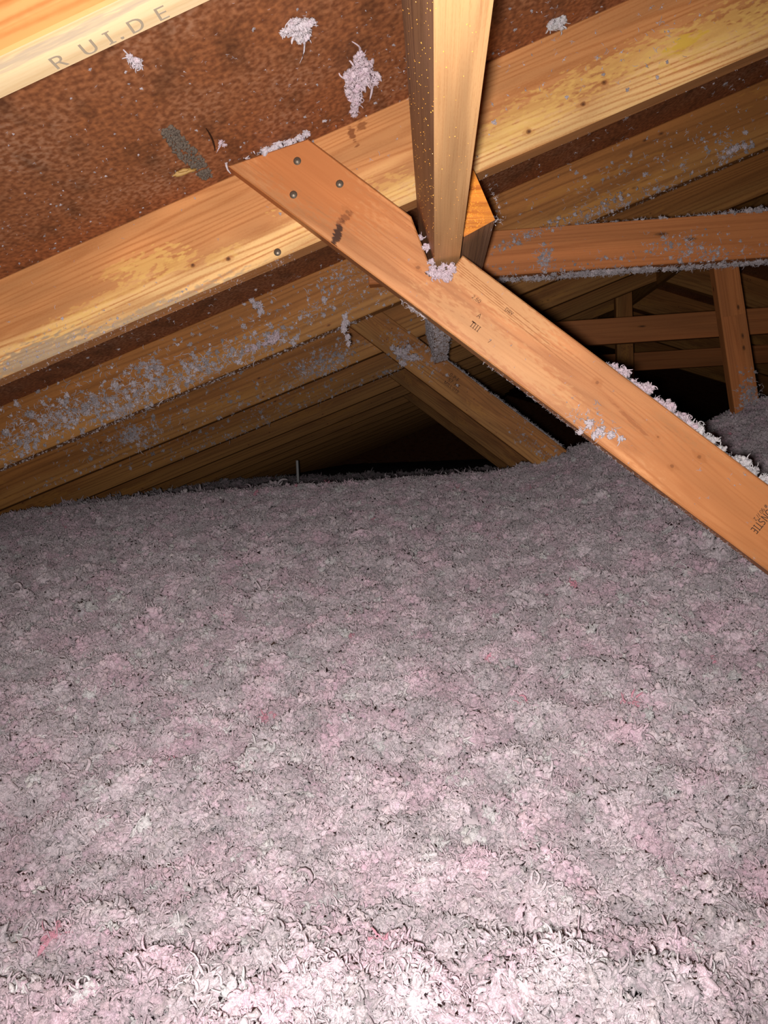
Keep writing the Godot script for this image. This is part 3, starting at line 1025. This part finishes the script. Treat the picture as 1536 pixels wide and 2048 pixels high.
func build_details() -> void:
	var down := Vector3(SLOPE, -1, 0).normalized()
	var up_slope := Vector3(1, SLOPE, 0).normalized()
	var deep := Vector3(0, 0, -1)
	var front := Vector3(0, 0, 1)
	# -------- clumps stuck to the roof boards
	clump("insulation_clump", "star-shaped white clump stuck on the roof boards at the top centre", on_roof(-0.124, -0.804, 0.004), down,
		[[Vector3.ZERO, 1.1], [Vector3(-0.008, 0, 0.006), 0.8], [Vector3(0.008, 0.002, 0.004), 0.7], [Vector3(0.002, 0, -0.012), 0.6], [Vector3(-0.016, -0.004, 0.002), 0.35], [Vector3(0.015, 0.004, 0.006), 0.35], [Vector3(0, 0, 0.016), 0.45], [Vector3(0.0, 0, -0.02), 0.4]], PINK, 60, "", [[Vector3(0, 0, 0.012), Vector3(0.1, 0, 1), 0.03, 0.0007], [Vector3(0, 0, -0.015), Vector3(0.2, 0, -1), 0.03, 0.0006]])
	var bits := []
	for q in [[0.006, 0.040, 0.5], [0.003, 0.030, 0.65], [0.009, 0.022, 0.7], [-0.001, 0.014, 0.8], [0.010, 0.006, 1.0], [-0.006, 0.004, 1.0], [0.004, -0.004, 1.15], [-0.010, -0.010, 0.95], [0.013, -0.010, 0.95], [0.002, -0.018, 1.05], [-0.009, -0.026, 0.8], [0.016, -0.024, 0.65], [-0.009, -0.040, 0.7], [-0.006, -0.054, 0.65], [-0.010, -0.068, 0.6], [-0.013, -0.082, 0.5], [-0.015, -0.094, 0.35], [0.018, -0.036, 0.4], [0.012, -0.034, 0.4]]:
		bits.append([up_slope * q[0] + Vector3(0, -0.003, q[1]), q[2]])
	clump("insulation_clump", "long ragged white clump hanging from the roof boards left of the lengthwise brace", on_roof(-0.077, -0.935, 0.004), down, bits, PINK, 61, "",
		[[up_slope * 0.014 + Vector3(0, -0.004, -0.03), Vector3(0.1, -0.2, -1), 0.024, 0.0010], [up_slope * 0.005 + Vector3(0, -0.004, -0.03), Vector3(0, -0.2, -1), 0.020, 0.0010], [up_slope * 0.008 + Vector3(0, 0, 0.045), Vector3(0, 0, 1), 0.02, 0.0010]])
	clump("insulation_clump", "squarish white clump on the roof boards right of the lengthwise brace", on_roof(0.170, -1.035, 0.003), down,
		[[Vector3.ZERO, 0.95], [Vector3(-0.008, -0.002, 0.002), 0.7], [Vector3(0.007, 0.002, 0.003), 0.7], [Vector3(0.002, 0.004, -0.004), 0.7]], PINK, 62)
	clump("insulation_clump", "small teardrop clump below the stamped letters of the nearest rafter", on_roof(-0.271, -0.738, 0.003), down,
		[[Vector3.ZERO, 0.5], [Vector3(0.0, 0, -0.008), 0.5], [Vector3(-0.002, 0, 0.008), 0.35]], PINK, 63, "", [[Vector3(0, 0, 0.008), Vector3(-0.2, 0, 1), 0.018, 0.0008]])
	# -------- grey crust, husk, bent nail, splinter
	var st := SurfaceTool.new()
	st.begin(Mesh.PRIMITIVE_TRIANGLES)
	st.set_smooth_group(0)
	var r := RandomNumberGenerator.new()
	r.seed = 91
	var i1 := icosphere(1)
	for i in 300:
		var t := r.randf()
		if t > 0.78 and t < 0.84:
			continue
		var w := 0.0095 * (0.5 + 0.7 * sin(PI * clampf(t * 0.9 + 0.08, 0, 1)))
		var q := r.randf_range(0.0010, 0.0027)
		blob(st, i1, Transform3D(random_basis(r) * Basis.from_scale(Vector3(q, q * 0.7, q * 1.3)), on_roof(r.randf_range(-w, w), -0.158 * t, r.randf_range(0.0, 0.002)) - Vector3(0, roof_y(0), 0)), 0.5, 1.5, Color.WHITE, i)
	st.generate_normals()
	var mud := part("mud_streak", st.commit(), M.mud)
	mud.position = on_roof(-0.289, -0.878, 0.0)
	tag(mud, "grey crusty streak of dried mud on the brown roof boards above the bright rafter", "dried mud")
	st = SurfaceTool.new()
	st.begin(Mesh.PRIMITIVE_TRIANGLES)
	st.set_smooth_group(0)
	blob(st, icosphere(2), Transform3D(Basis(Vector3(0.0125, 0.004, -0.003), Vector3(0.001, -0.003, 0), Vector3(0, 0, 0.0036)), Vector3.ZERO), 0.35, 1.2, Color.WHITE, 5)
	blob(st, i1, Transform3D(Basis(Vector3(0.006, 0.002, -0.002), Vector3(0.001, -0.002, 0), Vector3(0, 0, 0.0025)), Vector3(0.003, 0, 0.006)), 0.35, 1.2, Color.WHITE, 6)
	st.generate_normals()
	var hk := part("husk", st.commit(), M.husk)
	hk.position = on_roof(-0.307, -0.988, 0.003)
	tag(hk, "small yellow-brown splinter beside the grey mud streak", "splinter")
	st = SurfaceTool.new()
	st.begin(Mesh.PRIMITIVE_TRIANGLES)
	st.set_smooth_group(0)
	curl(st, r, Vector3.ZERO, Vector3(0.12, -0.2, -1), 0.042, 0.0009, Color.WHITE, 0.1)
	st.generate_normals()
	var bn := part("bent_nail", st.commit(), plain(Color8(52, 30, 22), 0.5, 0.5))
	bn.position = on_roof(-0.254, -0.915, 0.0)
	tag(bn, "thin dark bent nail tip poking through the roof boards, right of the mud streak", "nail")
	clump("insulation_clump", "tiny tuft caught on the bent nail tip", on_roof(-0.249, -0.95, 0.006), down, [[Vector3.ZERO, 0.35], [Vector3(0.003, 0, -0.006), 0.25]], PINK, 64, "", [[Vector3.ZERO, Vector3(-0.2, -0.3, -1), 0.016, 0.0007]])

	# -------- clumps on the frames
	bits = []
	for i in 11:
		var t := i / 10.0
		bits.append([Vector3(-0.05 + 0.1 * t, -0.012 + 0.022 * t + 0.003 * sin(i * 2.1), 0.004 * sin(i * 1.3)), (0.55 + 0.55 * sin(PI * t)) * (1.1 if i % 3 else 0.75)])
	clump("insulation_clump", "strip of pink fluff along the sawn upper end of the large diagonal board", Vector3(-0.205, 1.022, -1.035), Vector3.UP, bits, PINK, 66, "", [[Vector3(-0.047, -0.014, 0.012), Vector3(-1, -0.75, 0.3), 0.026, 0.0020]])
	bits = []
	for i in 9:
		bits.append([Vector3(0.014 * sin(i * 2.4), 0.004 * cos(i * 1.9) - 0.0004 * i, 0.006 + 0.004 * sin(i * 3.1)), 0.42 + 0.1 * (i % 3)])
	clump("insulation_clump", "pink clump wedged in the notch under the lengthwise brace", Vector3(0.018, 0.848, -1.026), front, bits + [[Vector3(-0.021, 0.03, 0), 0.45], [Vector3(-0.027, 0.045, -0.006), 0.4], [Vector3(-0.015, 0.012, 0.004), 0.45], [Vector3(0.004, -0.012, 0.008), 0.4]], PINK, 67)
	clump("insulation_clump", "fluffy clump on the second rafter's face near its middle", Vector3(-0.372, 0.939, -1.667), front, [[Vector3.ZERO, 0.9], [Vector3(0.006, -0.014, 0), 0.8], [Vector3(-0.010, 0.010, 0), 0.6], [Vector3(-0.028, 0.004, 0), 0.35]], PINK, 69)
	clump("insulation_clump", "round wispy clump on the second rafter's lower edge near its middle", Vector3(-0.343, 0.865, -1.667), front, [[Vector3.ZERO, 1.0], [Vector3(0.010, 0.008, 0), 0.9], [Vector3(-0.014, -0.008, 0), 0.7], [Vector3(-0.040, -0.014, 0), 0.7], [Vector3(-0.055, -0.020, 0), 0.5]], PINK, 70)
	clump("insulation_clump", "narrow clump dangling from the lower edge of the second rafter", Vector3(-0.182, 0.885, -1.69), front, [[Vector3(0, 0.022, 0.022), 0.7], [Vector3(0, 0.008, 0.02), 0.7], [Vector3(-0.004, -0.006, 0.018), 0.75], [Vector3(0.001, -0.022, 0.014), 0.6], [Vector3(0.003, -0.036, 0.012), 0.5]], PINK, 72)
	clump("insulation_clump", "wide hairy clump on the dim diagonal board just under the lengthwise brace", Vector3(-0.077, 0.888, -2.238), front, [[Vector3.ZERO, 1.3], [Vector3(-0.022, 0.010, 0), 1.1], [Vector3(0.022, -0.008, 0), 1.1], [Vector3(0.010, 0.02, 0), 0.9], [Vector3(-0.008, -0.022, 0), 0.9], [Vector3(0.036, -0.012, 0), 0.7], [Vector3(-0.036, 0.022, 0), 0.7]], PINK, 75)
	clump("insulation_clump", "ragged white clump on the lower part of the large diagonal board", Vector3(0.214, 0.634, -1.020), front, [[Vector3.ZERO, 0.6], [Vector3(-0.014, 0.008, 0), 0.55], [Vector3(0.014, -0.006, 0), 0.55], [Vector3(-0.006, -0.007, 0), 0.5], [Vector3(0.027, -0.012, 0), 0.4], [Vector3(-0.024, -0.001, 0), 0.4]], PINK, 78, "",
		[[Vector3(0.02, -0.004, 0.004), Vector3(0.6, -0.9, 0.2), 0.02, 0.0007], [Vector3(-0.02, 0.012, 0.003), Vector3(-0.4, 0.8, 0.2), 0.015, 0.0007]])
	clump("insulation_clump", "small clump on the second rafter at the right edge of the view", Vector3(0.631, 1.202, -1.667), front, [[Vector3.ZERO, 0.7], [Vector3(0.018, 0.004, 0), 0.6], [Vector3(-0.014, -0.006, 0), 0.5]], PINK, 81)
	var seat := [["top of the row", 0.255, 4], ["second from top of the row", 0.285, 4], ["middle of the row", 0.318, 5], ["second from bottom of the row", 0.352, 5], ["bottom of the row", 0.412, 6]]
	for q in seat:
		bits = []
		for i in q[2]:
			bits.append([Vector3(-0.02 + 0.04 * i / (q[2] - 1.0), 0.81 * (0.02 - 0.04 * i / (q[2] - 1.0)) + 0.003 * (i % 2), 0.006 * sin(i * 2.0)), 0.62 + 0.2 * (i % 2)])
		clump("insulation_clump", "pale fluff on the large diagonal board's upper edge, %s" % q[0], Vector3(q[1], 0.902 - 0.81 * q[1] + 0.004, -1.04), Vector3.UP, bits, PINK, 90 + q[2] * 3 + int(q[1] * 100), "fluff along the diagonal board's upper edge")

	# -------- loose fibre
	var Z1 := -1.0615
	var Z2 := -1.6715
	var Z3 := -2.2815
	var edge := Vector3(1, SLOPE, 0).normalized()
	var acr := Vector3(-SLOPE, 1, 0).normalized()
	fibre("pink fibre scattered over the brown roof boards", down, up_slope, deep, [
		[on_roof(-0.2, -0.85), 0.45, 0.5, 700, 0.22, 1], [on_roof(-0.45, -0.95), 0.3, 0.3, 450, 0.2], [on_roof(-0.1, -0.95), 0.2, 0.25, 200, 0.24], [on_roof(0.2, -1.0), 0.3, 0.3, 200, 0.4], [on_roof(0.2, -1.5), 1.2, 0.3, 600, 0.6, 1], [on_roof(0.4, -2.1), 1.0, 0.3, 500, 0.7, 1]], 501)
	fibre("sparse pale fibre on the bright rafter, thickest at its lower left edge", front, edge, acr, [
		[Vector3(0.22, 1.115, Z1), 0.3, 0.05, 120, 0.45], [Vector3(-0.55, 0.775, Z1), 0.22, 0.035, 130, 0.3], [Vector3(-0.42, 0.812, Z1), 0.16, 0.012, 110, 0.3], [Vector3(-0.1, 1.0, Z1), 0.7, 0.07, 90, 0.35, 1], [Vector3(-0.6, 0.752, Z1), 0.15, 0.012, 110, 0.3]], 502, 0.2)
	var under := Vector3(SLOPE, -1, 0).normalized()
	fibre("grey-pink fibre furring the underside of the bright rafter", under, edge, deep, [[Vector3(-0.45, LOW - 0.45 * SLOPE, -1.081), 0.28, 0.018, 420, 0.2, 1], [Vector3(0.2, LOW + 0.2 * SLOPE, -1.095), 0.4, 0.004, 60, 0.16, 1]], 503, 0.2)
	fibre("pink fibre thickly furring the second rafter's lower left half", front, edge, acr, [
		[Vector3(-0.72, 0.752, Z2), 0.30, 0.045, 520, 1.1], [Vector3(-0.90, 0.70, Z2), 0.22, 0.06, 330, 1.1], [Vector3(-0.50, 0.812, Z2), 0.22, 0.028, 320, 1.0], [Vector3(-0.617, 0.824, Z2), 0.03, 0.02, 70, 0.8], [Vector3(-0.30, 0.90, Z2), 0.2, 0.06, 200, 0.8], [Vector3(-0.179, 1.0, Z2), 0.06, 0.05, 120, 0.6], [Vector3(-0.6, 0.80, Z2), 0.6, 0.07, 350, 0.5, 1], [Vector3(-0.692, 0.713, Z2), 0.05, 0.03, 200, 0.8]], 504)
	fibre("white flakes on the second rafter right of the lengthwise brace", front, edge, acr, [[Vector3(0.45, 1.18, Z2), 0.35, 0.06, 260, 0.6], [Vector3(0.62, 1.20, Z2), 0.06, 0.03, 70, 0.8], [Vector3(0.38, 1.10, Z2), 0.2, 0.012, 120, 0.6], [Vector3(0.25, 1.058, -1.62), 0.2, 0.01, 160, 0.6]], 505)
	fibre("fibre hanging along the second rafter's underside", under, edge, deep, [[Vector3(-0.6, LOW - 0.6 * SLOPE, -1.693), 0.5, 0.016, 700, 0.38, 1], [Vector3(0.45, LOW + 0.45 * SLOPE, -1.69), 0.4, 0.016, 260, 0.4, 1]], 506)
	fibre("faint fibre on the third rafter above the dim diagonal board", front, edge, acr, [[Vector3(-0.316, 0.88, Z3), 0.12, 0.045, 450, 0.8], [Vector3(-0.9, 0.70, Z3), 0.3, 0.05, 260, 0.9], [Vector3(-0.91, 0.693, Z3), 0.05, 0.03, 120, 1.1], [Vector3(-0.5, 0.85, Z3), 0.5, 0.08, 130, 0.7], [Vector3(-0.8, 0.68, Z3), 0.5, 0.012, 200, 0.7, 1]], 507)
	fibre("dim fibre on the fourth rafter", front, edge, acr, [[Vector3(-0.7, 0.76, -2.8915), 0.6, 0.05, 200, 1.0], [Vector3(-0.5, 0.785, -2.8915), 0.5, 0.012, 200, 1.0, 1]], 508)
	fibre("fibre hanging from the long orange tie's lower edge", Vector3(0, -1, 0.3), Vector3(1, 0.015, 0), front, [[Vector3(0.45, 0.967, -1.652), 0.36, 0.018, 1300, 0.62, 1], [Vector3(0.36, 0.966, -1.635), 0.1, 0.006, 200, 0.8]], 509)
	fibre("flakes stuck to the face of the long orange tie", front, Vector3(1, 0.015, 0), Vector3.UP, [[Vector3(0.237, 0.996, -1.6335), 0.016, 0.025, 90, 0.65], [Vector3(0.51, 1.01, -1.6335), 0.10, 0.03, 110, 0.6], [Vector3(0.55, 0.99, -1.6335), 0.06, 0.02, 110, 0.6], [Vector3(0.45, 0.985, -1.6335), 0.5, 0.014, 240, 0.5, 1], [Vector3(0.45, 1.0, -1.6335), 0.45, 0.04, 60, 0.4, 1]], 510)
	fibre("fluff lying on the upper edge of the long orange tie", Vector3.UP, Vector3(1, 0.015, 0), front, [[Vector3(0.55, 1.065, -1.65), 0.25, 0.016, 420, 0.75, 1], [Vector3(0.66, 1.067, -1.65), 0.1, 0.014, 160, 1.1]], 511)
	var along := Vector3(1, -0.81, 0).normalized()
	var over := Vector3(0.81, 1, 0).normalized()
	fibre("fine fibre fringing the lower edge of the large diagonal board", -over, along, front, [[Vector3(0.25, 0.79 - 0.81 * 0.25, -1.05), 0.22, 0.014, 420, 0.26, 1], [Vector3(0.16, 0.79 - 0.81 * 0.16, -1.055), 0.12, 0.006, 120, 0.36, 1], [Vector3(-0.02, 0.806, -1.055), 0.02, 0.006, 60, 0.6]], 512, 0.15)
	fibre("pale specks on the face of the large diagonal board", front, along, over, [[Vector3(0.21, 0.66, -1.0235), 0.35, 0.05, 60, 0.25, 1], [Vector3(0.205, 0.645, -1.0235), 0.03, 0.018, 60, 0.5], [Vector3(0.4, 0.56, -1.0235), 0.06, 0.03, 14, 0.45, 1]], 513, 0.1)
	fibre("fluff lying along the upper edge of the large diagonal board", over, along, front, [[Vector3(0.34, 0.902 - 0.81 * 0.34, -1.045), 0.15, 0.016, 500, 0.6, 1], [Vector3(0.15, 0.902 - 0.81 * 0.15, -1.055), 0.1, 0.006, 30, 0.4, 1]], 514)
	fibre("fluff along the upper edge of the dim diagonal board", over, along, front, [[Vector3(0.2, 0.902 - 0.81 * 0.2, -2.262), 0.21, 0.016, 700, 0.8, 1]], 515)
	fibre("faint fibre on the face of the dim diagonal board", front, along, over, [[Vector3(-0.05, 0.90, -2.2435), 0.12, 0.06, 300, 0.7], [Vector3(0.3, 0.605, -2.2435), 0.1, 0.04, 120, 0.7]], 516)
	fibre("grey dust of fibre clinging to the leaning post's foot", front, Vector3(0.13, -1, 0).normalized(), Vector3.RIGHT, [[Vector3(0.90, 0.64, -2.2435), 0.12, 0.03, 900, 0.8], [Vector3(0.885, 0.73, -2.2435), 0.06, 0.025, 160, 0.7]], 517)
	fibre("grey fibre coating the underside of the long brace beyond the notch", Vector3(0.23, -1, 0).normalized(), Vector3(1, 0.22, 0).normalized(), deep, [[Vector3(0.024, 0.8615, -1.7), 0.018, 0.5, 1500, 0.5, 1]], 518, 0.2)
	fibre("grey fibre coating the left side of the long brace beyond the notch", Vector3(-0.97, -0.24, 0).normalized(), Vector3(-0.24, 0.97, 0).normalized(), deep, [[Vector3(-0.003, 0.90, -1.7), 0.042, 0.5, 1500, 0.5, 1]], 519, 0.2)
	fibre("dusty fibre around the lapped end of the short brace", front, Vector3(0.4, -1, 0).normalized(), Vector3.RIGHT, [[Vector3(0.085, 0.93, -1.0), 0.04, 0.002, 36, 0.22], [Vector3(0.086, 0.90, -1.0), 0.008, 0.006, 24, 0.3]], 520, 0.2)

	st = SurfaceTool.new()
	st.begin(Mesh.PRIMITIVE_TRIANGLES)
	st.set_smooth_group(0)
	blob(st, i1, Transform3D(Basis(Vector3(0.0065, 0.0055, 0), Vector3(-0.0012, 0.0014, 0), Vector3(0, 0, 0.0016)), Vector3.ZERO), 0.3, 1.2, Color.WHITE, 9)
	st.generate_normals()
	var chip := part("splinter", st.commit(), M.ink)
	chip.position = Vector3(-0.272, bed(-0.272, 1.2) + 0.012, -1.2)
	tag(chip, "tiny dark splinter lying alone on the pink insulation", "splinter")

	# -------- the pale upright rod far back
	var rod := thing("depth_rod", "small pale upright rod standing in the insulation in the dark distance", "rod", Vector3(-0.722, 0.36, -4.0))
	var cm := CylinderMesh.new()
	cm.top_radius = 0.007
	cm.bottom_radius = 0.007
	cm.height = 0.22
	cm.radial_segments = 10
	part("shaft", cm, M.pale, rod).position.y = 0.11
